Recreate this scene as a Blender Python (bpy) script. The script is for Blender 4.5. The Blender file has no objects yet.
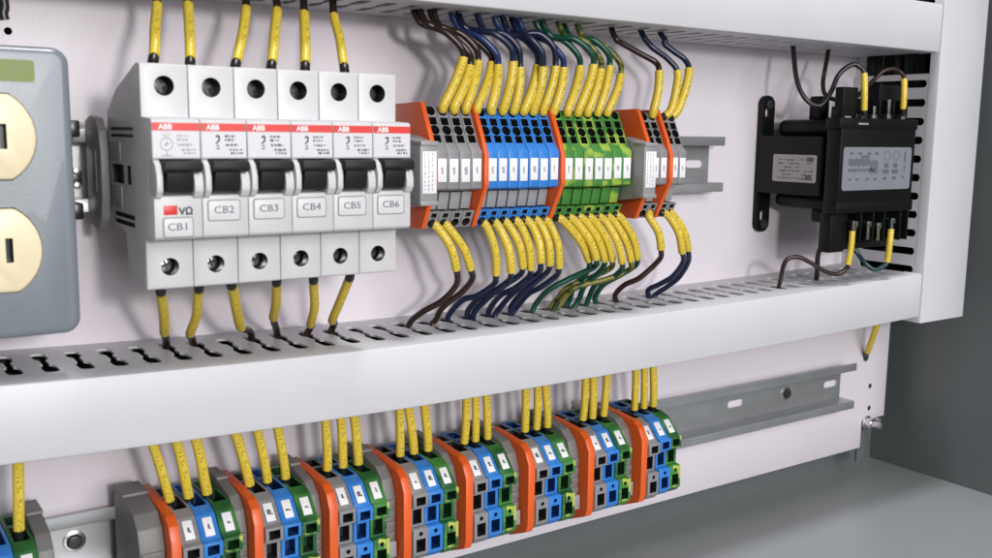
import bpy, bmesh, math, random
from mathutils import Vector, Matrix
random.seed(7)
scene = bpy.context.scene
COL = scene.collection
MM = 0.001
# World frame, millimetres: x runs along the rails, D is the height above the mounting plate
# (towards the viewer), z is up.  V() turns that into Blender metres.
def V(x, D, z): return Vector((x, -D, z)) * MM

# ------------------------------------------------------------------ camera
CAM = (-99.99, -460.14, 18.31); YAW, PITCH, ROLL, F = 0.6048, -0.14688, 0.01364, 990.36
def cam_axes():
    cy, sy, cp, sp = math.cos(YAW), math.sin(YAW), math.cos(PITCH), math.sin(PITCH)
    f = Vector((sy*cp, cy*cp, sp)); r = Vector((cy, -sy, 0)); u = r.cross(f)
    cr, sr = math.cos(ROLL), math.sin(ROLL)
    return cr*r + sr*u, -sr*r + cr*u, f
AR, AU, AF = cam_axes()
cd = bpy.data.cameras.new('camera'); cam = bpy.data.objects.new('camera', cd); COL.objects.link(cam)
cd.sensor_width = 36; cd.lens = F/992*36; cd.clip_start = 0.01; cd.clip_end = 20
M = Matrix((AR, AU, -AF)).transposed().to_4x4(); M.translation = Vector(CAM)*MM
cd.dof.use_dof = True; cd.dof.focus_distance = .56; cd.dof.aperture_fstop = 20
cam.matrix_world = M; scene.camera = cam
def at(u, v, D):
    """point of the photo at a known height above the plate -> (x, z) in mm"""
    d = AR*((u-496)/F) - AU*((v-279)/F) + AF
    t = (-D - CAM[1])/d.y
    return CAM[0]+t*d.x, CAM[2]+t*d.z
def pt(u, v, D):
    x, z = at(u, v, D); return Vector((x, D, z))

# ------------------------------------------------------------------ materials
def mat(name, col, rough=.45, metal=0., noise=.06, nscale=60., bump=.0, bscale=400., spec=.5, coat=0.):
    m = bpy.data.materials.new(name); m.use_nodes = True
    nt = m.node_tree; b = nt.nodes['Principled BSDF']
    b.inputs['Roughness'].default_value = rough; b.inputs['Metallic'].default_value = metal
    b.inputs['Specular IOR Level'].default_value = spec; b.inputs['Coat Weight'].default_value = coat
    tc = nt.nodes.new('ShaderNodeTexCoord')
    n = nt.nodes.new('ShaderNodeTexNoise'); n.inputs['Scale'].default_value = nscale; n.inputs['Detail'].default_value = 5
    nt.links.new(tc.outputs['Object'], n.inputs['Vector'])
    r = nt.nodes.new('ShaderNodeMapRange'); r.inputs['To Min'].default_value = 1-noise; r.inputs['To Max'].default_value = 1+noise
    nt.links.new(n.outputs['Fac'], r.inputs['Value'])
    mx = nt.nodes.new('ShaderNodeVectorMath'); mx.operation = 'SCALE'; mx.inputs[0].default_value = col
    nt.links.new(r.outputs['Result'], mx.inputs['Scale']); nt.links.new(mx.outputs['Vector'], b.inputs['Base Color'])
    rr = nt.nodes.new('ShaderNodeMapRange'); rr.inputs['To Min'].default_value = rough*.8; rr.inputs['To Max'].default_value = min(1, rough*1.2)
    nt.links.new(n.outputs['Fac'], rr.inputs['Value']); nt.links.new(rr.outputs['Result'], b.inputs['Roughness'])
    if bump:
        n2 = nt.nodes.new('ShaderNodeTexNoise'); n2.inputs['Scale'].default_value = bscale; n2.inputs['Detail'].default_value = 3
        nt.links.new(tc.outputs['Object'], n2.inputs['Vector'])
        bp = nt.nodes.new('ShaderNodeBump'); bp.inputs['Strength'].default_value = bump; bp.inputs['Distance'].default_value = .0004
        nt.links.new(n2.outputs['Fac'], bp.inputs['Height']); nt.links.new(bp.outputs['Normal'], b.inputs['Normal'])
    return m
M_PLATE = mat('painted plate', (.68,.63,.675), .38, bump=.18, bscale=900, noise=.035, nscale=14)
M_DUCT = mat('duct pvc', (.56,.555,.58), .42, noise=.045, nscale=26, bump=.12, bscale=120)
M_FLOOR = mat('lit cabinet floor', (.30,.318,.32), .33, noise=.12, nscale=7, bump=.1, bscale=1200)  # cabinet paint lightened for the floor, lamp light put into the colour
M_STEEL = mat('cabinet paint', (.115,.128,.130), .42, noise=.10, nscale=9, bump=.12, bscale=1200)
M_RAIL = mat('zinc rail', (.47,.48,.49), .36, metal=.75, noise=.12, nscale=50, bump=.05)
M_ZINC = mat('bright zinc', (.72,.72,.72), .25, metal=1, noise=.1)
M_BLACKSTEEL = mat('black screw', (.03,.03,.032), .35, noise=.2)
M_MCB = mat('breaker grey', (.52,.515,.525), .42, noise=.025, nscale=90, bump=.05, bscale=1500)
M_MCBPRINT = mat('breaker print field', (.60,.59,.62), .4, noise=.03)
M_RED = mat('red strip', (.62,.03,.022), .4, noise=.08)
M_TAG = mat('engraved name tag', (.60,.60,.61), .4, noise=.03)
M_FRAME = mat('tag frame grey', (.20,.20,.21), .45)
M_WHITE = mat('white tag', (.76,.76,.77), .4, noise=.03)
M_TOGGLE = mat('toggle black', (.010,.010,.011), .55, noise=.2, spec=.3)
M_BLACK = mat('black plastic', (.012,.012,.013), .32, noise=.2)
M_DARK = mat('dark cavity shade', (.03,.03,.03), .5, metal=.3)  # darkened hollows: shade put into the colour of the cavity walls
M_INK = mat('ink', (.10,.10,.12), .6)
M_INKBLACK = mat('strong ink', (.02,.02,.02), .6)
M_INKPALE = mat('pale ink', (.33,.32,.37), .6)
M_GREY = mat('terminal grey', (.215,.21,.22), .45, noise=.06, nscale=200)
M_BRACKET = mat('end bracket grey', (.165,.16,.155), .5, noise=.08, nscale=200)
M_JUMP = mat('jumper cover grey', (.27,.27,.28), .4, noise=.08, nscale=300)
M_BLUE = mat('terminal blue', (.028,.185,.56), .38, noise=.08, nscale=200)
M_ORANGE = mat('orange plate', (.68,.098,.012), .42, noise=.05, nscale=120)
M_BEIGE = mat('ivory plastic', (.72,.62,.41), .35, noise=.03)
M_BOX = mat('grey box enamel', (.165,.188,.21), .33, noise=.05, nscale=30, bump=.1, bscale=900, coat=.3)
M_STICKER = mat('green sticker', (.145,.20,.035), .5, noise=.3, nscale=260)
M_BROWN = mat('brown insulation', (.024,.010,.008), .34, noise=.15)
M_NAVY = mat('navy insulation', (.007,.012,.040), .34, noise=.15)
M_MIDBLUE = mat('blue insulation', (.012,.028,.11), .34, noise=.15)
M_CABLE = mat('old black cable', (.006,.006,.007), .6, noise=.2, spec=.2)
M_BLACKWIRE = mat('black insulation', (.014,.013,.014), .36, noise=.15)
M_GREENW = mat('green insulation', (.004,.055,.03), .34, noise=.12)
M_TEAL = mat('dark teal insulation', (.01,.035,.042), .36, noise=.12)
M_CORE = mat('transformer black', (.0045,.0047,.0053), .42, noise=.3, nscale=120, bump=.1, spec=.22)
M_LABELA = mat('paper label', (.36,.34,.32), .5, noise=.05)
M_LABELB = mat('silver label', (.20,.21,.235), .42, noise=.05)
M_TIN = mat('tinned terminal', (.62,.60,.55), .28, metal=1, noise=.1)

def striped(name, c1, c2, scale, lo, hi):
    """two colour moulding: large soft patches or stripes of a second colour"""
    m = mat(name, c1, .42); nt = m.node_tree; b = nt.nodes['Principled BSDF']
    tc = nt.nodes.new('ShaderNodeTexCoord'); n = nt.nodes.new('ShaderNodeTexNoise')
    mp = nt.nodes.new('ShaderNodeMapping'); mp.inputs['Scale'].default_value = (.5, 1, 1)
    oi = nt.nodes.new('ShaderNodeObjectInfo'); ad = nt.nodes.new('ShaderNodeVectorMath'); ad.operation = 'MULTIPLY_ADD'; ad.inputs[1].default_value = (3.7, 3.7, 3.7)
    nt.links.new(oi.outputs['Location'], ad.inputs[0]); nt.links.new(tc.outputs['Object'], ad.inputs[2]); nt.links.new(ad.outputs['Vector'], mp.inputs['Vector'])
    n.inputs['Scale'].default_value = scale; n.inputs['Detail'].default_value = 1; nt.links.new(mp.outputs['Vector'], n.inputs['Vector'])
    cr = nt.nodes.new('ShaderNodeValToRGB'); cr.color_ramp.elements[0].position = lo; cr.color_ramp.elements[1].position = hi
    cr.color_ramp.elements[0].color = (*c1, 1); cr.color_ramp.elements[1].color = (*c2, 1)
    nt.links.new(n.outputs['Fac'], cr.inputs['Fac']); nt.links.new(cr.outputs['Color'], b.inputs['Base Color'])
    return m
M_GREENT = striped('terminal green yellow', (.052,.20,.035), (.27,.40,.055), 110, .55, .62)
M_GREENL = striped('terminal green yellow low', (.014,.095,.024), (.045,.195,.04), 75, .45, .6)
def front_stripe(m):
    # the moulding's yellow stripe runs round the front openings (its own D and z, in the block's space)
    nt = m.node_tree; b = nt.nodes['Principled BSDF']; src = b.inputs['Base Color'].links[0].from_socket
    tc = nt.nodes.new('ShaderNodeTexCoord'); sx = nt.nodes.new('ShaderNodeSeparateXYZ'); nt.links.new(tc.outputs['Object'], sx.inputs[0])
    n = nt.nodes.new('ShaderNodeTexNoise'); n.inputs['Scale'].default_value = 190; n.inputs['Detail'].default_value = 1; nt.links.new(tc.outputs['Object'], n.inputs['Vector'])
    ma = nt.nodes.new('ShaderNodeMath'); ma.operation = 'MULTIPLY_ADD'; ma.inputs[1].default_value = .010; nt.links.new(n.outputs['Fac'], ma.inputs[0]); nt.links.new(sx.outputs['Y'], ma.inputs[2])
    mr = nt.nodes.new('ShaderNodeMapRange'); mr.inputs['From Min'].default_value = -.0428; mr.inputs['From Max'].default_value = -.0438
    nt.links.new(ma.outputs[0], mr.inputs['Value'])
    mx = nt.nodes.new('ShaderNodeMix'); mx.data_type = 'RGBA'; nt.links.new(mr.outputs['Result'], mx.inputs['Factor'])
    nt.links.new(src, mx.inputs['A']); mx.inputs['B'].default_value = (.40,.46,.09,1); nt.links.new(mx.outputs['Result'], b.inputs['Base Color'])
front_stripe(M_GREENL)
M_BLUECAV = mat('blue cavity shade', (.008,.04,.16), .45)  # terminal blue darkened, shade painted into the openings
M_GREENCAV = mat('green cavity shade', (.008,.045,.014), .45)  # terminal green darkened likewise, shade of the openings in the colour
M_GYWIRE = striped('green yellow insulation', (.02,.055,.012), (.16,.145,.02), 300, .45, .5)

def sleeve_mat():
    m = mat('yellow marker sleeve', (.69,.51,.05), .38, noise=.05, nscale=90); nt = m.node_tree; b = nt.nodes['Principled BSDF']
    src = b.inputs['Base Color'].links[0].from_socket
    uv = nt.nodes.new('ShaderNodeUVMap'); sx = nt.nodes.new('ShaderNodeSeparateXYZ'); nt.links.new(uv.outputs['UV'], sx.inputs[0])
    # printed characters: a run of small strokes along the tube, only in a narrow band of its girth
    vo = nt.nodes.new('ShaderNodeTexNoise'); vo.noise_dimensions = '2D'; vo.inputs['Scale'].default_value = 1.0; vo.inputs['Detail'].default_value = 1
    cm = nt.nodes.new('ShaderNodeCombineXYZ')
    a = nt.nodes.new('ShaderNodeMath'); a.operation = 'MULTIPLY'; a.inputs[1].default_value = 1.15; nt.links.new(sx.outputs['X'], a.inputs[0])
    c = nt.nodes.new('ShaderNodeMath'); c.operation = 'MULTIPLY'; c.inputs[1].default_value = 16; nt.links.new(sx.outputs['Y'], c.inputs[0])
    nt.links.new(a.outputs[0], cm.inputs[0]); nt.links.new(c.outputs[0], cm.inputs[1]); nt.links.new(cm.outputs[0], vo.inputs['Vector'])
    t = nt.nodes.new('ShaderNodeMath'); t.operation = 'GREATER_THAN'; t.inputs[1].default_value = .555; nt.links.new(vo.outputs['Fac'], t.inputs[0])
    d = nt.nodes.new('ShaderNodeMath'); d.operation = 'SUBTRACT'; d.inputs[1].default_value = .5; nt.links.new(sx.outputs['Y'], d.inputs[0])
    e = nt.nodes.new('ShaderNodeMath'); e.operation = 'ABSOLUTE'; nt.links.new(d.outputs[0], e.inputs[0])
    g = nt.nodes.new('ShaderNodeMath'); g.operation = 'LESS_THAN'; g.inputs[1].default_value = .075; nt.links.new(e.outputs[0], g.inputs[0])
    h = nt.nodes.new('ShaderNodeMath'); h.operation = 'MULTIPLY'; nt.links.new(t.outputs[0], h.inputs[0]); nt.links.new(g.outputs[0], h.inputs[1])
    k = nt.nodes.new('ShaderNodeMath'); k.operation = 'MULTIPLY'; k.inputs[1].default_value = .62; nt.links.new(h.outputs[0], k.inputs[0])
    mx = nt.nodes.new('ShaderNodeMix'); mx.data_type = 'RGBA'
    nt.links.new(k.outputs[0], mx.inputs['Factor']); nt.links.new(src, mx.inputs['A']); mx.inputs['B'].default_value = (.13,.085,.01,1)
    nt.links.new(mx.outputs['Result'], b.inputs['Base Color'])
    return m
M_SLEEVE = sleeve_mat()

# ------------------------------------------------------------------ mesh helpers
class MB:
    """collects shapes (mm) and links them as ONE mesh object"""
    def __init__(s): s.bm = bmesh.new(); s.uv = s.bm.loops.layers.uv.new('UVMap')
    def _add(s, verts, faces, bevel=0, seg=2, mi=0):
        t = bmesh.new(); vs = [t.verts.new(V(*p)) for p in verts]
        for f in faces: t.faces.new([vs[i] for i in f])
        bmesh.ops.recalc_face_normals(t, faces=t.faces[:])
        if bevel:
            ed = [e for e in t.edges if len(e.link_faces) == 2 and e.calc_face_angle(0) > math.radians(28)]
            bmesh.ops.bevel(t, geom=ed, offset=bevel*MM, segments=seg, profile=.5, affect='EDGES', clamp_overlap=True)
        s.merge(t, mi); return s
    def merge(s, t, mi=0):
        t.verts.index_update(); mp = {}
        for v in t.verts: mp[v.index] = s.bm.verts.new(v.co)
        for f in t.faces:
            try:
                nf = s.bm.faces.new([mp[v.index] for v in f.verts]); nf.material_index = mi
            except ValueError: pass
        t.free()
    def box(s, x0, x1, D0, D1, z0, z1, bevel=0, seg=2, mi=0):
        v = [(x, D, z) for x in (x0, x1) for D in (D0, D1) for z in (z0, z1)]
        return s._add(v, [(0,1,3,2),(4,6,7,5),(0,4,5,1),(2,3,7,6),(0,2,6,4),(1,5,7,3)], bevel, seg, mi)
    def prism(s, poly, x0, x1, bevel=0, seg=2, mi=0):          # poly in (D,z), pushed along x
        n = len(poly); v = [(x0, *p) for p in poly] + [(x1, *p) for p in poly]
        f = [tuple(range(n)), tuple(range(2*n-1, n-1, -1))] + [(i, (i+1) % n, n+(i+1) % n, n+i) for i in range(n)]
        return s._add(v, f, bevel, seg, mi)
    def slab(s, poly, D0, D1, bevel=0, seg=2, mi=0):            # poly in (x,z), pushed along D
        n = len(poly); v = [(p[0], D0, p[1]) for p in poly] + [(p[0], D1, p[1]) for p in poly]
        f = [tuple(range(n)), tuple(range(2*n-1, n-1, -1))] + [(i, (i+1) % n, n+(i+1) % n, n+i) for i in range(n)]
        return s._add(v, f, bevel, seg, mi)
    def flat(s, poly, z0, z1, bevel=0, seg=2, mi=0):            # poly in (x,D), pushed along z
        n = len(poly); v = [(p[0], p[1], z0) for p in poly] + [(p[0], p[1], z1) for p in poly]
        f = [tuple(range(n)), tuple(range(2*n-1, n-1, -1))] + [(i, (i+1) % n, n+(i+1) % n, n+i) for i in range(n)]
        return s._add(v, f, bevel, seg, mi)
    def cyl(s, c, axis, r, h, n=20, bevel=0, r2=None, mi=0):    # c in (x,D,z) start, axis vector (x,D,z)
        a = Vector(axis).normalized(); q = Vector((0,0,1)) if abs(a.z) < .9 else Vector((1,0,0))
        e1 = a.cross(q).normalized(); e2 = a.cross(e1); c = Vector(c); r2 = r if r2 is None else r2
        v = [c + (e1*math.cos(6.28318*i/n)+e2*math.sin(6.28318*i/n))*r for i in range(n)]
        v += [c + a*h + (e1*math.cos(6.28318*i/n)+e2*math.sin(6.28318*i/n))*r2 for i in range(n)]
        f = [tuple(range(n)), tuple(range(2*n-1, n-1, -1))] + [(i, (i+1) % n, n+(i+1) % n, n+i) for i in range(n)]
        return s._add([tuple(p) for p in v], f, bevel, 2, mi)
    def obox(s, c, ex, ey, ez, bevel=0, mi=0):                  # oriented box: centre and three half-vectors
        c, ex, ey, ez = map(Vector, (c, ex, ey, ez))
        v = [tuple(c + ex*a + ey*b + ez*d) for a in (-1,1) for b in (-1,1) for d in (-1,1)]
        return s._add(v, [(0,1,3,2),(4,6,7,5),(0,4,5,1),(2,3,7,6),(0,2,6,4),(1,5,7,3)], bevel, 2, mi)
    def tube(s, pts, r, n=12, cap=True, mi=0):                  # pts: (x,D,z) smooth path; r number or list
        P = [Vector(p) for p in pts]; N = len(P); rr = r if isinstance(r, list) else [r]*N
        T = [(P[min(i+1, N-1)]-P[max(i-1, 0)]).normalized() for i in range(N)]
        up = Vector((0, 1, 0))                                   # keeps v = .5 of the girth facing out of the cabinet
        rings = []; L = 0
        for i in range(N):
            if i: L += (P[i]-P[i-1]).length
            e1 = (up - T[i]*up.dot(T[i]))
            if e1.length < .15: e1 = Vector((1,0,0)) - T[i]*T[i].x
            e1.normalize(); e2 = T[i].cross(e1)
            ring = []
            for k in range(n):
                an = 6.283185*(k/n) + math.pi
                q = P[i] + (e1*math.cos(an)+e2*math.sin(an))*rr[i]
                ring.append(s.bm.verts.new(V(*q)))
            rings.append((ring, L))
        for i in range(N-1):
            a, la = rings[i]; b, lb = rings[i+1]
            for k in range(n):
                k2 = (k+1) % n
                f = s.bm.faces.new([a[k], a[k2], b[k2], b[k]]); f.material_index = mi
                for lp, uvv in zip(f.loops, ((la, k/n), (la, (k+1)/n), (lb, (k+1)/n), (lb, k/n))): lp[s.uv].uv = uvv
        if cap:
            s.bm.faces.new(rings[0][0][::-1]); s.bm.faces.new(rings[-1][0])
        return s
    def build(s, name, m, parent=None, sharp=35, loc=None, label=None):
        bmesh.ops.recalc_face_normals(s.bm, faces=s.bm.faces[:])
        me = bpy.data.meshes.new(name)
        if loc is not None: bmesh.ops.translate(s.bm, verts=s.bm.verts[:], vec=-V(*loc))
        s.bm.to_mesh(me); s.bm.free()
        return link_mesh(name, me, m, parent, sharp, loc, label)
def link_mesh(name, me, m, parent=None, sharp=35, loc=None, label=None):
    for k in (m if isinstance(m, (list, tuple)) else [m]): me.materials.append(k)
    for p in me.polygons: p.use_smooth = True
    me.set_sharp_from_angle(angle=math.radians(sharp))
    o = bpy.data.objects.new(name, me); COL.objects.link(o)
    if loc is not None: o.location = V(*loc)
    if parent: o.parent = parent
    if label: o['label'] = label
    return o
def tag(o, label, cat, group=None):
    o['label'] = label; o['category'] = cat
    if group: o['group'] = group
    return o
def empty(name, loc, label, cat, group=None):
    o = bpy.data.objects.new(name, None); COL.objects.link(o); o.location = V(*loc); o.empty_display_size = .005
    return tag(o, label, cat, group)
def dup(root, loc, label, group=None, skip=()):
    r = root.copy(); COL.objects.link(r); r.location = V(*loc); r['label'] = label
    if group: r['group'] = group
    for ch in list(root.children):
        if ch.name.split('.')[0] in skip: continue
        c = ch.copy(); COL.objects.link(c); c.parent = r
        for g in ch.children:
            d = g.copy(); COL.objects.link(d); d.parent = c
    return r
def cut(o, mb, m):
    """subtract the shapes of mb from o once, keeping m as the colour of the cavities"""
    bmesh.ops.recalc_face_normals(mb.bm, faces=mb.bm.faces[:])
    me = bpy.data.meshes.new('tmp'); mb.bm.to_mesh(me); mb.bm.free(); me.materials.append(m)
    c = bpy.data.objects.new('tmp', me); COL.objects.link(c); c.matrix_world = Matrix.Identity(4)
    md = o.modifiers.new('b', 'BOOLEAN'); md.operation = 'DIFFERENCE'; md.object = c; md.solver = 'EXACT'; md.material_mode = 'TRANSFER'
    bpy.context.view_layer.update()
    ev = o.evaluated_get(bpy.context.evaluated_depsgraph_get()); nm = bpy.data.meshes.new_from_object(ev)
    o.modifiers.clear(); old = o.data; nm.name = old.name; o.data = nm
    for p in nm.polygons: p.use_smooth = True
    nm.set_sharp_from_angle(angle=math.radians(35))
    bpy.data.objects.remove(c); bpy.data.meshes.remove(old)
def text(name, body, size, x, D, z, m, parent, th=.06, rotx=90, xs=1., bold=0., rot=None):
    cu = bpy.data.curves.new('t', 'FONT'); cu.body = body; cu.size = size*MM; cu.align_x = 'CENTER'; cu.align_y = 'CENTER'
    cu.extrude = th*MM; cu.resolution_u = 2; cu.offset = bold*MM
    t = bpy.data.objects.new('t', cu); COL.objects.link(t); bpy.context.view_layer.update()
    me = bpy.data.meshes.new_from_object(t.evaluated_get(bpy.context.evaluated_depsgraph_get()))
    bpy.data.objects.remove(t)
    R = rot or Matrix.Rotation(math.radians(90), 4, 'X')
    me.transform(Matrix.Translation(V(x, D, z)) @ R @ Matrix.Scale(xs, 4, (1,0,0))); me.materials.clear()
    return link_mesh(name, me, m, parent)
def rrect(x0, x1, z0, z1, r, n=4):
    o = []
    for cx, cz, a0 in ((x1-r, z1-r, 0), (x0+r, z1-r, 90), (x0+r, z0+r, 180), (x1-r, z0+r, 270)):
        for k in range(n+1):
            a = math.radians(a0+90*k/n); o.append((cx+r*math.cos(a), cz+r*math.sin(a)))
    return o
def catmull(P, n=8):
    P = [Vector(p) for p in P]; Q = [P[0]*2-P[1]] + P + [P[-1]*2-P[-2]]; out = []
    for i in range(1, len(Q)-2):
        a, b, c, d = Q[i-1:i+3]
        for k in range(n):
            t = k/n; out.append(.5*((2*b)+(c-a)*t+(2*a-5*b+4*c-d)*t*t+(3*b-a-3*c+d)*t**3))
    out.append(P[-1]); return out
ORD = ['first','second','third','fourth','fifth','sixth','seventh','eighth','ninth','tenth']

# ------------------------------------------------------------------ cabinet
cab = empty('steel_cabinet', (300, -25, -250), 'dark grey painted steel cabinet interior behind and below the white plate', 'cabinet')
def at_parent(o, par): o.data.transform(Matrix.Translation(-par.location))   # world mm -> the thing's own space
b = MB(); b.box(-420, 623, -28, -25, -250, 420); at_parent(b.build('back_panel', M_STEEL, cab), cab)
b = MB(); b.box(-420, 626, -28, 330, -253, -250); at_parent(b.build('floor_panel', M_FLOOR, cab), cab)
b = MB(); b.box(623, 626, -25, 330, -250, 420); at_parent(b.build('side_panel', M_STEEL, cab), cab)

# ------------------------------------------------------------------ mounting plate
b = MB(); b.slab([(-400,-226),(572.5,-226),(572.5,-204),(601.5,-204),(601.5,400),(-400,400)], -2.5, 0, bevel=.5)
plate = b.build('mounting_plate', M_PLATE)
tag(plate, 'white painted steel mounting plate that carries the rails and ducts', 'plate')
c = MB()
for u, v in ((866,357),(870,386),(869,408)):
    x, z = at(u, v, 0); c.cyl((x,-5,z), (0,1,0), 2.1 if v > 360 else 3.6, 8, 16)
x, z = at(8, 31, 0); c.cyl((x,-5,z), (0,1,0), 1.6, 8, 14)
cut(plate, c, M_STEEL)
b = MB(); b.box(573.5, 582.5, -5, -3.2, -238, -190); b.box(573.5, 597, -5, -3.2, -206, -188)
b.build('corner_bracket', M_STEEL, plate)
x, z = 578.5, -206
b = MB(); b.cyl((x,-8,z), (0,1,0), 2.6, 22, 16, bevel=.4); bolt = b.build('mounting_bolt', M_ZINC, plate)
b = MB(); b.cyl((x,.2,z), (0,1,0), 5.6, 1.2, 20, bevel=.2); b.cyl((x,1.4,z), (0,1,0), 5.0, 4.6, 6, bevel=.3); b.build('nut', M_ZINC, bolt)
b = MB(); b.cyl((590,-6,-206), (0,1,0), 3.6, 5, 6, bevel=.3); b.cyl((590,-1,-206), (0,1,0), 2.2, 5, 12); b.build('mounting_bolt', M_RAIL, plate)

# ------------------------------------------------------------------ wiring ducts
DOG = [(13.5,0),(14.1,2.0),(15.6,2.8),(24,2.8),(25.6,2.4),(27,1.3),(35,1.3),(36.4,2.4),(38,3.0),(47.5,3.0),(49.6,2.2),(50.3,0)]
BAR = [(15,0),(15.7,1.9),(17,2.6),(57,2.6),(58.3,1.9),(59,0)]
def wall(centers, pitch, prof, ends, fn, th, D1=58.):
    """slotted duct side: fn(t, D) -> point; slots at centers along t"""
    t = bmesh.new(); lev = [(0.,0.)] + prof + [(D1,0.)]
    def quad(*q):
        pts = []
        for p in q:
            if not pts or (V(*fn(*p))-V(*fn(*pts[-1]))).length > 1e-7: pts.append(p)
        if len(pts) > 2 and (V(*fn(*pts[0]))-V(*fn(*pts[-1]))).length < 1e-7: pts.pop()
        if len(pts) > 2: t.faces.new([t.verts.new(V(*fn(*p))) for p in pts])
    for i, c in enumerate(centers):
        a = ends[0] if i == 0 else c-pitch/2; e = ends[1] if i == len(centers)-1 else c+pitch/2
        for (d0, h0), (d1, h1) in zip(lev, lev[1:]):
            if h0 == 0 and h1 == 0: quad((a,d0),(c,d0),(c,d1),(a,d1)); quad((c,d0),(e,d0),(e,d1),(c,d1))
            else: quad((a,d0),(c-h0,d0),(c-h1,d1),(a,d1)); quad((c+h0,d0),(e,d0),(e,d1),(c+h1,d1))
    bmesh.ops.remove_doubles(t, verts=t.verts[:], dist=1e-6)
    bmesh.ops.recalc_face_normals(t, faces=t.faces[:])
    bmesh.ops.solidify(t, geom=t.faces[:], thickness=th*MM)
    return t
DF = 67.1
def slots_x(x0, x1, off, p=13.2):
    k = math.ceil((x0+4-off)/p); out = []
    while off+k*p < x1-4: out.append(off+k*p); k += 1
    return out
SL_LOW = slots_x(-330, 531, -40.3); SL_UP = slots_x(-330, 531, -33.5)
def bow(o, x0, x1):
    # a long plastic duct sags a little between its screws
    bm = bmesh.new(); bm.from_mesh(o.data); x = -80.
    while x < x1-5:
        bmesh.ops.bisect_plane(bm, geom=bm.verts[:]+bm.edges[:]+bm.faces[:], plane_co=(x*MM,0,0), plane_no=(1,0,0)); x += 29.
    for v in bm.verts:
        xx = max(-85, v.co.x/MM); k = (xx-180)/(232 if xx < 180 else 325); v.co.z += (-2.0+4.3*k*k)*MM
    bm.to_mesh(o.data); bm.free()
    for p in o.data.polygons: p.use_smooth = True
    o.data.set_sharp_from_angle(angle=math.radians(25))
def hduct(name, z0, z1, x0, x1, slots, label, sag=False):
    d = empty(name, (x0, 0, z0), label, 'wiring duct')
    b = MB()
    b.merge(wall(slots, 13.2, DOG, (x0, x1), lambda t, D: (t, D, z1-1.4), .95))
    b.merge(wall(slots, 13.2, DOG, (x0, x1), lambda t, D: (t, D, z0+1.4), .95))
    b.box(x0, x1, .2, 1.6, z0+3, z1-3)
    ch = b.build('channel', M_DUCT, d, sharp=40)
    if sag: bow(ch, x0, x1)
    at_parent(ch, d)
    b = MB(); r = 1.6
    o = [(54,z0),(DF-r,z0),(DF-r*.3,z0+r*.3),(DF,z0+r),(DF,z1-r),(DF-r*.3,z1-r*.3),(DF-r,z1),(54,z1),(54,z1-1.2),(DF-2.2,z1-1.2),(DF-1.2,z1-2.2),(DF-1.2,z0+2.2),(DF-2.2,z0+1.2),(54,z0+1.2)]
    b.prism(o, x0, x1); cv = b.build('cover', M_DUCT, d, sharp=25)
    if sag: bow(cv, x0, x1)
    at_parent(cv, d)
    return d
hduct('wiring_duct', -108.7, -77.9, -330, 531.8, SL_LOW, 'long white slotted wiring duct with blank cover, below the breakers', sag=True)
hduct('wiring_duct', 75.5, 107.5, -330, 531.8, SL_UP, 'white slotted wiring duct along the top edge, above the breakers')
vd = empty('wiring_duct', (533, 0, -110), 'upright white slotted wiring duct at the right, beside the black transformer', 'wiring duct')
zc = [-86.0+12.85*k for k in range(30)]
b = MB()
b.merge(wall(zc[:12], 12.85, BAR, (-110, 62), lambda t, D: (534.6, D, t), 1.3, 63.)); b.merge(wall(zc[23:], 12.85, BAR, (205, 290), lambda t, D: (534.6, D, t), 1.3, 63.))
b.merge(wall(zc, 12.85, BAR, (-110, 290), lambda t, D: (586.1, D, t), 1.3, 63.))
b.box(536, 584, .2, 1.6, -110, 290); at_parent(b.build('channel', M_DUCT, vd, sharp=40), vd)
b = MB(); r = 1.6; xa, xb = 533.1, 587.6
o = [(xa,60.5),(xa,DF+.6-r),(xa+r*.3,DF+.6-r*.3),(xa+r,DF+.6),(xb-r,DF+.6),(xb-r*.3,DF+.6-r*.3),(xb,DF+.6-r),(xb,60.5),(xb-1.2,60.5),(xb-1.2,DF-2.2),(xa+1.2,DF-2.2),(xa+1.2,60.5)]
b.flat(o, -110, 290); at_parent(b.build('cover', M_DUCT, vd, sharp=25), vd)

def bundle(p0, p1, n, r, spread, label):
    rnd = random.Random(n); b = MB(); p0, p1 = Vector(p0), Vector(p1); ax = (p1-p0).normalized(); L = (p1-p0).length
    for k in range(n):
        q = []; steps = max(6, int(L/45)); c = Vector((0, rnd.uniform(-1,1)*spread[0], 0)); oth = Vector((0,0,1)) if abs(ax.x) > .5 else Vector((1,0,0))
        c2 = rnd.uniform(-1,1)*spread[1]
        for i in range(steps+1): q.append(p0+ax*(L*i/steps)+c+oth*c2+Vector((0,1,0))*rnd.uniform(-1.5,1.5)+oth*rnd.uniform(-1.5,1.5))
        b.tube(catmull(q, 3), r, 8)
    o = b.build('cable_bundle', M_CABLE, None, loc=tuple(p0))
    if abs(ax.x) > .5 and p0.z < 0:                              # follows the sagging duct
        for v in o.data.vertices:
            xx = max(-85, v.co.x/MM+p0.x); k = (xx-180)/(232 if xx < 180 else 325); v.co.z += (-2.0+4.3*k*k)*MM
    o['kind'] = 'stuff'; o['label'] = label; o['category'] = 'cables'
bundle((-325, 24, -92.2), (528, 24, -92.2), 28, 2.5, (18, 8.6), 'dark wires lying inside the long lower duct, seen through its slots')
bundle((-325, 24, 91.5), (528, 24, 91.5), 13, 2.3, (17, 7.5), 'dark wires lying inside the top duct, seen through its slots')
bundle((560, 30, -106), (560, 30, 285), 34, 2.6, (25, 21), 'dark wires running up inside the upright duct, seen through its slots')

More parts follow.
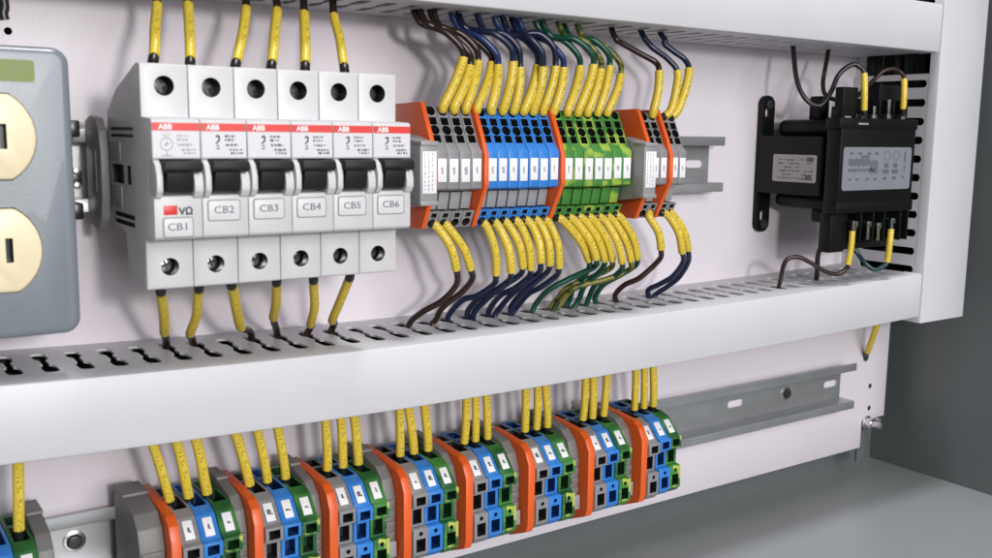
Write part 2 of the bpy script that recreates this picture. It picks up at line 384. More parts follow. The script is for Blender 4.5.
# ------------------------------------------------------------------ DIN rails
def rail(x0, x1, zc, slots, screws, label):
    root = empty('din_rail', (x0, 0, zc), label, 'rail')
    s = .9; h = 17.5; w = 12.6; f = 15.
    o = [(f,-h),(f,-w+.2),(f-.3,-w+.8),(1.4,-w+.8),(1.4,w-.8),(f-.3,w-.8),(f,w-.2),(f,h),(f-s,h),(f-s,w+s-.2),(.4,w+s-.6),(.4,-w-s+.6),(f-s,-w-s+.2),(f-s,-h)]
    b = MB(); b.prism([(D+.05, z+zc) for D, z in o], x0, x1)
    p = b.build('hat_section', M_RAIL, root, sharp=25); at_parent(p, root)
    bpy.context.view_layer.update()
    c = MB()
    for xs in slots:
        c.slab(rrect(xs-8, xs+8, zc-2.6, zc+2.6, 2.55, 5), -3, 6)
    # the cutter is in world millimetres, the section too
    wm = p.matrix_world.copy(); cut_world(p, c)
    for xs in screws:
        b = MB(); b.cyl((xs,1.4,zc), (0,1,0), 5.0, .7, 22, bevel=.15, mi=1); b.cyl((xs,2.0,zc), (0,1,0), 3.6, 2.2, 18, bevel=.5, r2=3.1)
        b.obox((xs,4.2,zc), (2.6,0,1.0), (0,.12,0), (-.25,0,.6)); q = b.build('screw', [M_BLACKSTEEL, M_ZINC], root); at_parent(q, root)
    return root
def cut_world(o, mb):
    cut(o, mb, M_RAIL)
rail(-62, 385, 0, [348, 372], [], 'upper zinc rail holding the breakers and grey, blue and green terminals')
ZR = -167.5
rail(-300, 539.5, ZR, [-44, 422.8, 527.8], [-13.5, 476], 'lower zinc rail with oblong slots and black screws, bare at its right end')

# ------------------------------------------------------------------ circuit breakers
DT, DC, ZT, ZC = 87.7, 100.3, 41.6, 21.7
def breaker(i):
    w = 17.3; g = 'six circuit breakers in a row'
    root = empty('circuit_breaker', (17.5*i, 15, 0), 'pale grey breaker with white tag CB%d under its black toggle' % (i+1), 'breaker', g)
    prof = [(36,13),(39,25),(53,33),(72,38.6),(82,41.6),(DT-.6,ZT),(DT,ZT-.6),(DT,ZC+.6),(DC-1.4,ZC),(DC-.4,ZC-.5),(DC,ZC-1.6),
            (DC,7.4),(94,6.6),(94,-5.4),(DC,-6.0),(DC,-ZC+1),(DC-1,-ZC),(DT,-ZC-.3),(DT,-ZT+.6),(DT-.6,-ZT),(78,-ZT),(68,-39),(62,-33),(60,-22),(44,-20),(36,-13)]
    X = 17.5*i
    b = MB(); b.prism(prof, X+.1, X+.1+w, bevel=.3)
    body = b.build('body', M_MCB, root, sharp=40); at_parent(body, root); bpy.context.view_layer.update()
    c = MB()
    c.cyl((X+8.75, DT-9, 33.6), (0,1,0), 3.65, 12, 28); c.cyl((X+8.75, DT-9, -33.2), (0,1,0), 3.35, 12, 28)
    c.box(X+5, X+12.5, 60, 76, 30, 50); c.box(X+5, X+12.5, 63, 79, -50, -34)
    if i == 0:
        # mouldings and clip openings on the exposed end
        c.box(X-1, X+2.5, 43, 61, -3.4, 4); c.box(X-1, X+2.5, 66, 71, -3.4, 4)
        c.box(X-1, X+.9, 43, 76, 17.2, 18.4); c.box(X-1, X+.9, 43, 76, 14.6, 15.8)
        c.box(X-1, X+1.6, 45, 74, -16.6, -14.8); c.box(X-1, X+1.6, 45, 74, -19.4, -17.6)
    cut(body, c, M_BLACK if i else M_DARK)
    for z in (33.6, -33.2):
        b = MB(); b.cyl((X+8.75, DT-8.9, z), (0,1,0), 2.75, 2.6, 20, bevel=.35)
        b.obox((X+8.75, DT-6.25, z), (2.3,0,.8), (0,.1,0), (-.16,0,.45), mi=1); b.obox((X+8.75, DT-6.25, z), (-.8,0,2.3), (0,.09,0), (.45,0,.16), mi=1)
        at_parent(b.build('terminal_screw', [M_ZINC if z < 0 else M_BLACKSTEEL, M_BLACK], root), root)
    if i == 0:
        b = MB(); b.box(X-.15, X+.5, 42, 57, 5, 12.8, bevel=.15); b.box(X-.15, X+.5, 42, 57, -13.4, -4.4, bevel=.15)
        at_parent(b.build('rail_clip', M_JUMP, root), root)
    b = MB(); b.box(X+.45, X+w-.3, DC-.2, DC+.12, 8.0, 17.3); pf = b.build('rating_field', M_MCBPRINT, root); at_parent(pf, root)
    b = MB(); b.box(X+.25, X+w-.1, DC-.2, DC+.16, 17.4, 20.2); st = b.build('brand_strip', M_RED, root); at_parent(st, root)
    t = text('lettering', 'ABB', 2.7, X+(4.6 if i else 4.9), DC+.2, 18.7, M_WHITE, st, bold=.08); at_parent(t, root)
    b = MB(); rnd = random.Random(i*5+1)                        # the fine print and wiring diagram
    def line(x0, z0, x1, z1, t=.22):
        b.obox(((x0+x1)/2, DC+.15, (z0+z1)/2), ((x1-x0)/2, 0, (z1-z0)/2), (0,.03,0), Vector((-(z1-z0), 0, x1-x0)).normalized()*t/2)
    if i == 0:
        cx, cz = X+5.2, 12.6
        for k in range(14): a, e = k/14*6.283, (k+1)/14*6.283; line(cx+2.2*math.cos(a), cz+2.2*math.sin(a), cx+2.2*math.cos(e), cz+2.2*math.sin(e), .3)
        line(cx-.5, cz-.5, cx+.6, cz+.6, .9); line(cx, cz+2.2, cx, cz+4, .3); line(cx, cz-2.2, cx, cz-4.2, .3); line(cx-2, 8.6, cx+2, 8.6, .35); line(cx-1.5,16.2,cx-.2,15.2,.3); line(cx+.6,15.4,cx+1.6,16.4,.3)
    else:
        cx = X+6.3; line(cx-.7, 15.4, cx+.6, 15.8, .75); line(cx+.6, 15.7, cx+.5, 13.7, .75); line(cx+.4, 13.9, cx-.6, 12.9, .65)
        line(cx-.6, 12.2, cx+.5, 12.2, .4); line(cx-.7, 11.3, cx+.2, 10.8, .35); line(cx+.3, 11.9, cx+.5, 10.8, .3)
    for row, (zz, xl, xr) in enumerate(((15.6, 9.0, 13.2), (14.2, 9.0, 12.8), (12.4, 9.3, 14.2), (10.6, 10.6, 15.6), (9.4, 11.2, 15.8))):
        q = X+xl
        while q < X+xr:
            l = rnd.uniform(.5, 1.4); h = rnd.uniform(.45, 1.0)
            line(q, zz, min(q+l, X+xr), zz+rnd.uniform(-.1, .1), h); q += l+rnd.uniform(.25, .6)
    t = b.build('fine_print', M_INKPALE if i == 0 else M_INK, pf); at_parent(t, root)
    # toggle: wide thumb bar above a narrower body
    b = MB(); b.prism([(93,6.4),(104.3,6.9),(105.6,6.0),(105.6,3.6),(104,2.6),(93,2.2)], X+2.7, X+w-.9, bevel=.35)
    b.prism([(92.5,3.5),(103.6,3.2),(101.6,-4.6),(92.5,-5)], X+4.2, X+w-3.5, bevel=.3)
    at_parent(b.build('toggle', M_TOGGLE, root), root)
    for x0, x1, gp in ((X+.25, X+2.5, [(93,7.3),(99.5,7.3),(102.6,5.2),(104.3,1),(104.2,-4),(102,-6.4),(DC-1,-7.2),(93,-6)]), (X+w-3.3, X+w+.05, [(93,3.6),(99.6,3.4),(102.4,1.9),(103.3,-1.4),(103.2,-4.2),(101.6,-6.4),(DC-1,-7.2),(93,-6)])):
        b = MB(); b.prism(gp, x0, x1, bevel=.35, seg=3)
        at_parent(b.build('toggle_guard', M_MCB, root), root)
    if i == 0: tx0, tx1, tz0, tz1 = X+3.3, X+13.6, -20.6, -13.9
    else: tx0, tx1, tz0, tz1 = X+2.2, X+13.9, -15.2, -8.0
    b = MB(); b.slab(rrect(tx0-.4, tx1+.4, tz0-.4, tz1+.4, 1.1), DC-.2, DC+.2); fr = b.build('tag_holder', M_FRAME, root); at_parent(fr, root)
    b = MB(); b.slab(rrect(tx0, tx1, tz0, tz1, .8), DC-.1, DC+.45, bevel=.1); tg = b.build('name_tag', M_TAG, fr); at_parent(tg, root)
    # lettering would be a fourth level, so it hangs under the holder beside the tag
    t = text('lettering', 'CB%d' % (i+1), 3.9, (tx0+tx1)/2-.1, DC+.5, (tz0+tz1)/2+.1, M_INK, fr, xs=1.15); at_parent(t, root)
    if i == 0:
        b = MB(); b.box(X+3.4, X+8.3, DC-.1, DC+.25, -12.7, -9.3, bevel=.1); at_parent(b.build('status_flag', M_RED, root), root)
        t = text('lettering', 'VΩ', 3.7, X+11.4, DC+.1, -11.6, M_INKBLACK, root, xs=1.0, bold=.12); at_parent(t, root)
    return root
for i in range(6): breaker(i)
es = empty('end_stop', (-3, 15, 0), 'dark grey rail end stop clamped against the side of breaker CB1', 'end stop')
b = MB(); b.prism([(15.3,21),(24,23),(33,22),(38,17),(40,8),(40,-10),(37,-19),(31,-24),(15.3,-22)], -3.6, -.2, bevel=.5); at_parent(b.build('body', M_BRACKET, es), es)
b = MB(); b.box(-4.0, -3.4, 22, 33, -8, 9, bevel=.3); at_parent(b.build('release_tab', M_BRACKET, es), es)

# ------------------------------------------------------------------ upper terminal strip
UP_OUT = [(20,31.5),(49.6,32.2),(58.2,15.4),(61.8,7.0),(62,-7),(55.9,-18),(50.7,-28.2),(20,-28.2)]
UP_BLK = [(20,30.2),(47.8,30.2),(56.4,12.5),(59.6,9.2),(59.6,-8.4),(57.6,-9.4),(46,-9.8),(45,-19.2),(53.6,-19.6),(49.0,-28.0),(20,-28.0)]
def up_block(x, w, m, label, jm):
    root = empty('terminal_block', (x, 15, 0), label, 'terminal block')
    b = MB(); b.prism(UP_BLK, x+.12, x+w-.08, bevel=.25); body = b.build('body', m, root, sharp=30); at_parent(body, root); bpy.context.view_layer.update()
    c = MB(); cx = x+w/2; n = Vector((0, 17.7, 8.6)).normalized(); s = Vector((0, 8.6, -17.7)).normalized()
    p0 = Vector((cx, 47.8, 30.2))
    for k, (d, rd) in enumerate(((2.2,1), (7.6,0), (12.2,1), (16.8,0))):
        q = p0 + s*d
        if rd: c.cyl(tuple(q-n*7), tuple(n), 2.5, 9, 18)
        else: c.obox(tuple(q-n*2), (2.1,0,0), tuple(n*4), tuple(s*1.95))
    n2 = Vector((0, 8.4, -4.6)).normalized(); s2 = Vector((0,-4.6,-8.4)).normalized(); p1 = Vector((cx, 53.6, -19.6))
    q = p1 + s2*2.3; c.obox(tuple(q-n2*2), (1.5,0,0), tuple(n2*4), tuple(s2*1.25))
    q = p1 + s2*6.6; c.cyl(tuple(q-n2*6), tuple(n2), 2.3, 8, 18)
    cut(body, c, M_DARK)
    b = MB(); b.box(x+.85, x+w-.85, 59.4, 60.1, -5.2, 5.8, bevel=.15); tg = b.build('marker_tag', M_WHITE, root); at_parent(tg, root)
    b = MB(); b.box(cx-.45, cx+.45, 60.0, 60.16, -1.6, 2.0); b.box(cx-.8, cx-.5, 60.0, 60.15, .6, 1.4); t = b.build('print', M_INKPALE, tg); at_parent(t, root)
    if jm:
        b = MB(); b.prism([(40,-10.2),(51.5,-10.4),(49.5,-18.8),(40,-18.9)], x+.5, x+w-.5, bevel=.25); at_parent(b.build('jumper_cover', jm, root), root)
    return root
def vary(root, child, seed):
    rnd = random.Random(seed)
    for p in root.children:
        for q in p.children:
            if q.name.startswith(child):
                q.data = q.data.copy(); c = sum((v.co for v in q.data.vertices), Vector())/len(q.data.vertices)
                sx, sz = rnd.uniform(.6, 1.8), rnd.uniform(.6, 1.15)
                for v in q.data.vertices: v.co.x = c.x+(v.co.x-c.x)*sx+rnd.uniform(-.15,.15)*MM; v.co.z = c.z+(v.co.z-c.z)*sz
def run(n, x0, x1, m, word, group, jm):
    w = (x1-x0)/n; base = None
    for k in range(n):
        lab = '%s %s terminal from the left in the upper-rail %s' % (ORD[k], word, group)
        if k == 0: base = up_block(x0, w, m, lab, jm); base['group'] = '%s terminals in the %s' % (word, group)
        else:
            r = dup(base, (x0+k*w, 15+random.uniform(-.25,.25), random.uniform(-.2,.2)), lab); vary(r, 'print', k+int(x0))
def end_plate(x, w, prof, label, name='end_plate'):
    b = MB(); b.prism(prof, x, x+w, bevel=.35); o = b.build(name, M_ORANGE, None, loc=(x, 15, prof[0][1]))
    return tag(o, label, 'end plate', 'orange end plates')
XE = 134.0
end_plate(139.0, 2.5, UP_OUT, 'orange end plate right beside the breaker tagged CB6')
run(4, 141.8, 167.9, M_GREY, 'grey', 'four-piece bank', M_JUMP)
end_plate(168.0, 2.4, UP_OUT, 'orange plate between the grey and the blue terminals on the upper rail')
run(7, 170.6, 214.9, M_BLUE, 'blue', 'seven-piece bank', M_JUMP)
end_plate(215.0, 2.6, UP_OUT, 'orange plate between the blue and the green terminals on the upper rail')
run(7, 217.8, 264.6, M_GREENT, 'green', 'seven-piece bank', M_GREENT)
end_plate(276.2, 2.6, UP_OUT, 'orange plate just right of the green terminals on the upper rail')
run(2, 279.4, 291.0, M_GREY, 'grey', 'pair left of the last orange plate', M_JUMP)
end_plate(291.2, 2.4, UP_OUT, 'rightmost orange plate among the last grey terminals on the upper rail')
run(2, 293.8, 305.6, M_GREY, 'grey', 'pair right of the last orange plate', M_JUMP)
def end_bracket(x, w, label):
    root = empty('end_bracket', (x, 15, 0), label, 'end bracket', 'grey end brackets of the upper strip')
    b = MB(); b.prism([(16,17),(50,17),(60,14.6),(68.4,13.6),(68.4,-14.2),(60,-15.4),(50,-17.5),(16,-17)], x, x+w, bevel=.4)
    b.box(x-.2, x+w+.2, 60, 69.4, 12.0, 14.0, bevel=.3); b.box(x-.2, x+w+.2, 60, 69.2, -15.4, -13.4, bevel=.3)
    at_parent(b.build('body', M_JUMP, root), root)
    b = MB(); b.box(x+.9, x+w-.6, 68.2, 68.9, -9.8, 9.4, bevel=.15); tg = b.build('marker_card', M_WHITE, root); at_parent(tg, root)
    b = MB(); rnd = random.Random(int(x))
    for col in range(3):
        z = 8.5
        while z > -8:
            l = rnd.uniform(.5, 1.6); xx = x+1.9+col*2.0
            b.box(xx, xx+rnd.uniform(.35,.7), 68.8, 69.0, z-l, z); z -= l+rnd.uniform(.4,1.0)
    t = b.build('print', M_INKPALE, tg); at_parent(t, root)
end_bracket(128.2, 9.0, 'grey end bracket with printed white card, left of the four grey terminals')
end_bracket(265.6, 8.8, 'grey end bracket with printed white card, right of the green terminals')

# ------------------------------------------------------------------ lower terminal clusters
LO_OUT = [(15.5,-142),(31,-142),(54,-144),(58.6,-147),(62,-153.5),(62,-186),(60.5,-190.5),(46,-197),(15.5,-197)]
LO_BLK = [(15.5,-144.2),(46,-144.6),(52.4,-146.8),(60.2,-155.4),(63,-156.0),(63,-162.4),(59.0,-163.0),(59.0,-173),(63,-173.6),(63,-186.4),(60,-189.5),(48,-191),(15.5,-191)]
LW = 8.7
def lo_block(x, m, label, group):
    root = empty('terminal_block', (x, 15, ZR), label, 'terminal block', group)
    b = MB(); b.prism(LO_BLK, x+.15, x+LW-.1, bevel=.3); body = b.build('body', m, root, sharp=30); at_parent(body, root); bpy.context.view_layer.update()
    c = MB(); cx = x+LW/2
    c.box(cx-2.9, cx+2.9, 31, 46.5, -156, -140)                   # wire funnel in the top
    c.box(cx-2.9, cx+2.9, 18.5, 28, -152, -140)
    c.box(cx-2.6, cx+2.6, 54, 70, -161.4, -157.2)                 # front openings
    c.box(cx-2.5, cx+2.5, 52, 70, -172.0, -164.6)
    c.cyl((cx, 58, -175.8), (0,1,0), 1.1, 8, 14)
    c.box(cx-2.6, cx+2.6, 54, 70, -185.0, -178.4)
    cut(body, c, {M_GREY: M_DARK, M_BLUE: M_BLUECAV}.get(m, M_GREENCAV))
    e = Vector((0, 7.8, -8.6)).normalized(); n = Vector((0, 8.6, 7.8)).normalized(); q = Vector((cx, 56.4, -151.2)) + n*.25
    b = MB(); b.obox(tuple(q), (2.1,0,0), tuple(e*4.3), tuple(n*.5), bevel=.15); tg = b.build('marker_tag', M_WHITE, root); at_parent(tg, root)
    b = MB(); b.obox(tuple(q+n*.55), (.5,0,0), tuple(e*1.1), tuple(n*.04)); b.obox(tuple(q+n*.54+e*1.0+Vector((.6,0,0))), (.3,0,0), tuple(e*.3), tuple(n*.04)); t = b.build('print', M_INK, tg); at_parent(t, root)
    return root
def lo_bracket(x, w, label):
    root = empty('end_bracket', (x, 15, ZR), label, 'end bracket', 'grey end brackets of the lower clusters')
    o = [(13,-145),(16,-141.8),(32,-141.6),(45,-144),(51,-149),(54,-157),(54,-184),(46,-192),(13,-192)]
    b = MB(); b.prism(o, x, x+w, bevel=.5); b.box(x-.3, x+w+.3, 14, 30, -141.4, -140, bevel=.3)
    for z in (-160, -165.5, -171, -176.5): b.box(x+.6, x+w-.6, 53.4, 55.0, z-1.6, z+1.6, bevel=.3)
    at_parent(b.build('body', M_BRACKET, root), root)
    b = MB(); b.box(x+.8, x+w-.8, 52, 57, -187, -179, bevel=.4); at_parent(b.build('release_tab', M_JUMP, root), root)
    return root
GX = [12.6, 48.6, 84.4, 123.2, 158.8, 197.6, 238.2, 277.6]
NAME = ['first whole','second whole','third whole','fourth whole','fifth whole','sixth whole','seventh whole','last and rightmost']
protos = {}
for gi, gx in enumerate([-67.5]+GX):
    cl = 'cluster cut off by the left edge' if gi == 0 else NAME[gi-1]+' cluster'
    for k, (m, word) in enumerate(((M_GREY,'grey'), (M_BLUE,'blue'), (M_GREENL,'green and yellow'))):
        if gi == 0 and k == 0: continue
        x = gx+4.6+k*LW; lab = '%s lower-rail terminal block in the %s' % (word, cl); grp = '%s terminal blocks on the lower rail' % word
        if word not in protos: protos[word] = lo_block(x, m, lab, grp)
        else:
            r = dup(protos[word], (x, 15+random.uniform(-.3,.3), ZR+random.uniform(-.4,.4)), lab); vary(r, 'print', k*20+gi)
            r.rotation_euler = (math.radians(random.uniform(-.5,.5)), math.radians(random.uniform(-.35,.35)), 0)
    if gi:
        b = MB(); b.prism(LO_OUT, gx, gx+4.4, bevel=.35); o = b.build('end_plate', M_ORANGE, None, loc=(gx, 15, ZR))
        tag(o, 'orange end plate of the %s of the lower rail' % cl, 'end plate', 'orange end plates on the lower rail')
        wd = 10.5 if gi == 1 else min(6.0, gx-GX[gi-2]-31.2)
        lo_bracket(gx-wd-.3, wd, 'grey bracket left of the orange plate in the %s' % cl)
    else:
        lo_bracket(gx+4.6+3*LW+.3, 6.0, 'grey end bracket right of the cut off cluster, lower left corner')

# ------------------------------------------------------------------ outlet box
ox = empty('outlet_box', (-46, 0, -6), 'grey metal outlet box with ivory sockets at the left edge', 'outlet box')
X0, X1, Z0, Z1 = -96, -19.6, -58.5, 46.5
b = MB(); b.box(X1+7, X1+9, 15.2, 20, -20, 20); b.box(X0+2, X1-4, 15.5, 58, Z0+3, Z1-3, bevel=2.5, seg=3); at_parent(b.build('back_box', M_BOX, ox), ox)
b = MB(); b.slab(rrect(X0, X1, Z0, Z1, 6, 6), 56, 70, bevel=3.0, seg=4); cv = b.build('cover_plate', M_BOX, ox, sharp=50); at_parent(cv, ox); bpy.context.view_layer.update()
cx = -50.0
def rface(zc, rr=17.6, hh=15.0):
    a0 = math.asin(hh/rr); o = []
    for s in (0, math.pi):
        for k in range(13): a = s-a0+2*a0*k/12; o.append((cx+rr*math.cos(a), zc+rr*math.sin(a)))
    return o
c = MB()
for zc_ in (14.4, -26.0): c.slab(rface(zc_, 18.0, 15.4), 66, 74)
cut(cv, c, M_BLACK)
for zc_ in (14.4, -26.0):
    b = MB(); b.slab(rface(zc_), 60, 72.3, bevel=.9, seg=3); f = b.build('receptacle', M_BEIGE, ox); at_parent(f, ox); bpy.context.view_layer.update()
    c = MB(); c.box(cx+5.4, cx+7.9, 64, 80, zc_-4.2, zc_+4.6); c.box(cx-7.6, cx-5.6, 64, 80, zc_-4.2, zc_+4.6); c.cyl((cx, 64, zc_-9.5), (0,1,0), 2.6, 14, 18)
    cut(f, c, M_BLACK)
b = MB(); b.cyl((cx, 69, -5.8), (0,1,0), 3.2, 2.2, 18, bevel=.5); s = b.build('screw', M_ZINC, ox); at_parent(s, ox)
b = MB(); b.slab(rrect(-72, -31.6, 33.8, 41.5, 1.2), 69.9, 70.15); s = b.build('sticker', M_STICKER, ox); at_parent(s, ox)
b = MB()
for z in (17.5, -2.5, -16): b.box(X1+6.5, X1+11, 14, 30, z-3.4, z+3.4, bevel=.8)
at_parent(b.build('rail_clip', M_BLACK, ox), ox)
b = MB()
for z in (.4, -5.4): b.cyl((X1+8.8, 29, z), (0,1,0), 1.5, 2, 12, bevel=.3)
at_parent(b.build('clip_screw', M_ZINC, ox), ox)

# ------------------------------------------------------------------ transformer
tr = empty('transformer', (470, 0, 0), 'black control transformer with a silver rating label, right of the terminals', 'transformer')
def part(b, name, m, parent=None, **k):
    o = b.build(name, m, parent or tr, **k); at_parent(o, tr); return o
b = MB()
for k in range(21): b.box(431+.03*(k % 2), 509, 3.4+k*2.4, 5.79+k*2.4, -19.5-.02*(k % 2), 18.5+.02*(k % 2), bevel=.04)
part(b, 'core', M_CORE)
b = MB(); b.box(431.6, 511, 57, 68, -24, 26, bevel=1.0); part(b, 'front_shell', M_CORE)
b = MB(); b.box(429, 512, 57, 68.6, 23.5, 30.5, bevel=1.2); part(b, 'top_flange', M_CORE)
b = MB(); b.box(431, 513, 57, 68.2, -30, -22.5, bevel=1.0); part(b, 'bottom_flange', M_CORE)
for z0, z1 in ((18, 29.5), (-29, -19)):
    b = MB(); b.box(441, 500, 9, 57.5, z0, z1, bevel=4.5, seg=5); part(b, 'coil', M_CORE)
b = MB(); b.slab(rrect(431.5, 445.5, -47, 45.5, 6.0, 6), .2, 3.4, bevel=.6); q = part(b, 'mounting_foot', M_CORE); bpy.context.view_layer.update()
c = MB()
for z in (34.5, -36): c.slab(rrect(435.6, 441.4, z-4, z+4, 2.8, 5), -2, 8)
cut(q, c, M_CORE)
for z in (39.5, -41.5):
    b = MB(); b.cyl((438.5, 3.2, z), (0,1,0), 3.2, 2.2, 6, bevel=.3); part(b, 'screw', M_BLACKSTEEL)
b = MB(); b.box(452, 461, 26, 36, 28, 45, bevel=1.4); part(b, 'coil_lead_guide', M_CORE)
b = MB(); b.box(447, 456, 36, 46, -38, -28, bevel=2); part(b, 'coil_lead_guide', M_CORE)
b = MB(); b.box(447, 457, 66, 69.2, 26.2, 27.4, bevel=.2); b.box(437, 443, 60, 66, 30.4, 31.4, bevel=.2); part(b, 'rating_rib', M_JUMP)
b = MB()
b.box(434.5, 449.5, 59, 65.5, 30.2, 49.5, bevel=.8)
xa, za = at(880, 84, 56); xb, zb = at(902, 84, 56)
b.box(xa, xb, 46, 56, 30.2, za, bevel=.8); b.box(449, 508, 46, 52, 30.2, 38, bevel=.5)
for xx in (459.5, 473, 488.5, 502.5): b.box(xx, xx+1.6, 50, 65, 30.2, 43, bevel=.3)
part(b, 'upper_terminal_barrier', M_CORE)
b = MB()
b.box(432, 447, 55, 64, -55, -29.5, bevel=.8); b.box(447, 512, 46, 56, -55, -29.5, bevel=.6)
for xx in (460, 473, 485, 503, 511): b.box(xx, xx+1.6, 50, 66, -50, -29.5, bevel=.3)
part(b, 'lower_terminal_barrier', M_CORE)
for xx, z0, z1 in ((455,31,36),(466,30.5,38.5),(481.5,31,43),(497,31,36.5)):
    b = MB(); b.box(xx-1.3, xx+1.3, 65.6, 66.6, z0, z1, bevel=.2); b.box(xx-2.2, xx+2.2, 60, 67.2, z0-1.2, z0+2.4, bevel=.4); part(b, 'spade_terminal', M_TIN)
for xx, z0, z1 in ((454,-42,-36.5),(468,-48,-37),(479,-49,-38.5),(494,-42,-36)):
    b = MB(); b.box(xx-1.3, xx+1.3, 65.6, 66.6, z0, z1, bevel=.2); b.box(xx-2.2, xx+2.2, 60, 67.2, z1-2.4, z1+1.2, bevel=.4); part(b, 'spade_terminal', M_TIN)
# label on the left side (faces -x)
b = MB(); v = []
b.prism(rrect(16.5, 51.2, -11.2, 6.6, 1.2), 430.5, 431.05-.2); la = part(b, 'side_label', M_LABELA)
b = MB(); rnd = random.Random(3)
for r_ in range(6):
    D = 21.
    while D < 48:
        l = rnd.uniform(1, 4)
        if rnd.random() < .72: b.box(430.4, 430.7, D, min(D+l, 49), 3.6-r_*2.4-rnd.uniform(.4,1.0), 3.6-r_*2.4)
        D += l+rnd.uniform(.4, 1.4)
b.box(430.35, 430.7, 44, 49, 2.2, 5.2); b.box(430.35, 430.7, 43, 48, -9.6, -6.4)
part(b, 'print', M_INK, la)
b = MB(); b.slab(rrect(434.6, 507.0, -15.2, 12.2, 2.2), 67.9, 68.35); lb = part(b, 'rating_label', M_LABELB)
b = MB()
def blk(x, z, w, h): b.box(x, x+w, 68.3, 68.45, z-h, z)
for x in (441, 449.5, 459, 467): blk(x, 9.0, 3.6, 1.5)
for k in range(11): blk(440+k*2.0, 5.2-(k % 3)*.3, 1.5, 4.3+(k % 2)*.6)
for k in range(5): blk(453+k*1.7, 7.2, 1.2, 2)
for k in range(12): blk(440+k*2.3, -1.2-(k % 2)*.4, 1.7, 1.9)
for k in range(6): blk(462+k*1.5, 4.2-(k % 2), 1.0, 8.4)
for x in (440.5, 448, 459, 467): blk(x, -7.6, 3.2, 1.3)
for x in (478, 488):
    for a in range(10):
        an = a*.628; blk(x+3.4*math.cos(an)+1.5, 7.2+2.8*math.sin(an), .9, .9)
    blk(x-.5, 1.8, 4.4, 3); blk(x-1, -7, 4, 1.8); blk(x-2,-2.2,7,2.6)
blk(498.8, 9.2, 1.8, 6.6); blk(499.2, .6, 1.2, 4); blk(497.5, -6.5, 2, 1.5)
part(b, 'print', M_INK, lb)

# ------------------------------------------------------------------ wires
def snap(x, slots): return min(slots, key=lambda s: abs(s-x))
def wire(path, s0, s1, m, label, group, rw=1.35, rs=2.05, ferrule=None, fm=None):
    """path: (u,v,D) or 3D points; the marker sleeve covers the stretch s0..s1 (fractions of the points)"""
    P = [pt(*p) if not isinstance(p, Vector) else p for p in path]
    C = catmull(P, 10); L = [0]
    for a, c in zip(C, C[1:]): L.append(L[-1]+(c-a).length)
    def near(k):
        i = min(int(k*10), len(C)-1); return L[i]
    base = C[0]
    b = MB(); b.tube(C, rw, 12); o = b.build('wire', m, None, sharp=60, loc=tuple(base)); tag(o, label, 'wire', group)
    def sub(l0, l1, r, name, mm, par, flare=False):
        Q = [c for c, l in zip(C, L) if l0 <= l <= l1]
        def lerp(l):
            for i in range(len(L)-1):
                if L[i] <= l <= L[i+1]: return C[i].lerp(C[i+1], (l-L[i])/max(1e-9, L[i+1]-L[i]))
            return C[-1]
        Q = [lerp(l0)] + [q for q in Q if (q-lerp(l0)).length > .4 and (q-lerp(l1)).length > .4] + [lerp(l1)]
        if len(Q) < 3: Q.insert(1, Q[0].lerp(Q[-1], .5))
        rr = [r]*len(Q)
        bb = MB(); bb.tube(Q, rr, 16)
        w = bb.build(name, mm, par, sharp=60); at_parent(w, o); return w
    a, c = near(s0), near(s1)
    if s1 > s0: c += random.uniform(-1.2, .8); rs *= random.uniform(.95, 1.05)
    if s1 > s0: sub(a, c, rs, 'marker_sleeve', M_SLEEVE, o)
    if ferrule: sub(near(ferrule[0]), near(ferrule[1]), rw*1.22, 'ferrule', fm or M_BLACK, o)
    return o
# above the breakers
tops = [(157,0),(188,0),(246,3),(277,5),(304,8),(334,12)]; bots = [(153,63),(190,66),(235,68),(271,69),(305,70),(344.5,71.5)]
for i in range(6):
    b0 = pt(*bots[i], 68); x1, z1 = at(*tops[i], 45); xs = snap(x1, SL_UP)
    t1 = pt(tops[i][0], tops[i][1]+5, 47)
    d = t1-b0; p = [b0+Vector((0,0,-6)), b0, b0+d*.2+Vector((.3,0,0)), b0+d*.6+Vector((-.4+.3*(i%3),1.0,0)), t1, Vector((x1*.7+xs*.3, 43, 76)), Vector((xs, 40, 88))]
    wire(p, 1.6, 4.15, M_BROWN, 'yellow-sleeved brown wire entering the top of breaker CB%d' % (i+1), 'wires on top of the breakers', 1.7, 2.15, (1, 1.55))
# below the breakers
st = [(160.5,289),(199,286),(231,283),(276.5,280),(313.5,277.5),(350,275)]; md = [(164.5,333),(190,334),(241,327),(273.5,318),(310.5,325),(332,321)]; en = [(164,345),(187.5,341),(247,333),(272.5,330),(312,331),(333.5,330)]
for i in range(6):
    a = pt(*st[i], 72); c = pt(*md[i], 40); x, z = at(*en[i], 22); xs = snap(x, SL_LOW)
    p = [a+Vector((0,0,7)), a, a.lerp(c, .15)+Vector((0,.6,0)), a.lerp(c, .6)+Vector((.8*math.sin(i*2.1),1.5,0)), c, Vector((x*.7+xs*.3, 24, -75)), Vector((xs, 20, -83)), Vector((xs+3, 20, -93))]
    wire(p, 1.5, 4, M_BROWN, 'yellow-sleeved brown wire leaving the bottom of breaker CB%d' % (i+1), 'wires below the breakers', 1.7, 2.1, (.9, 1.55))
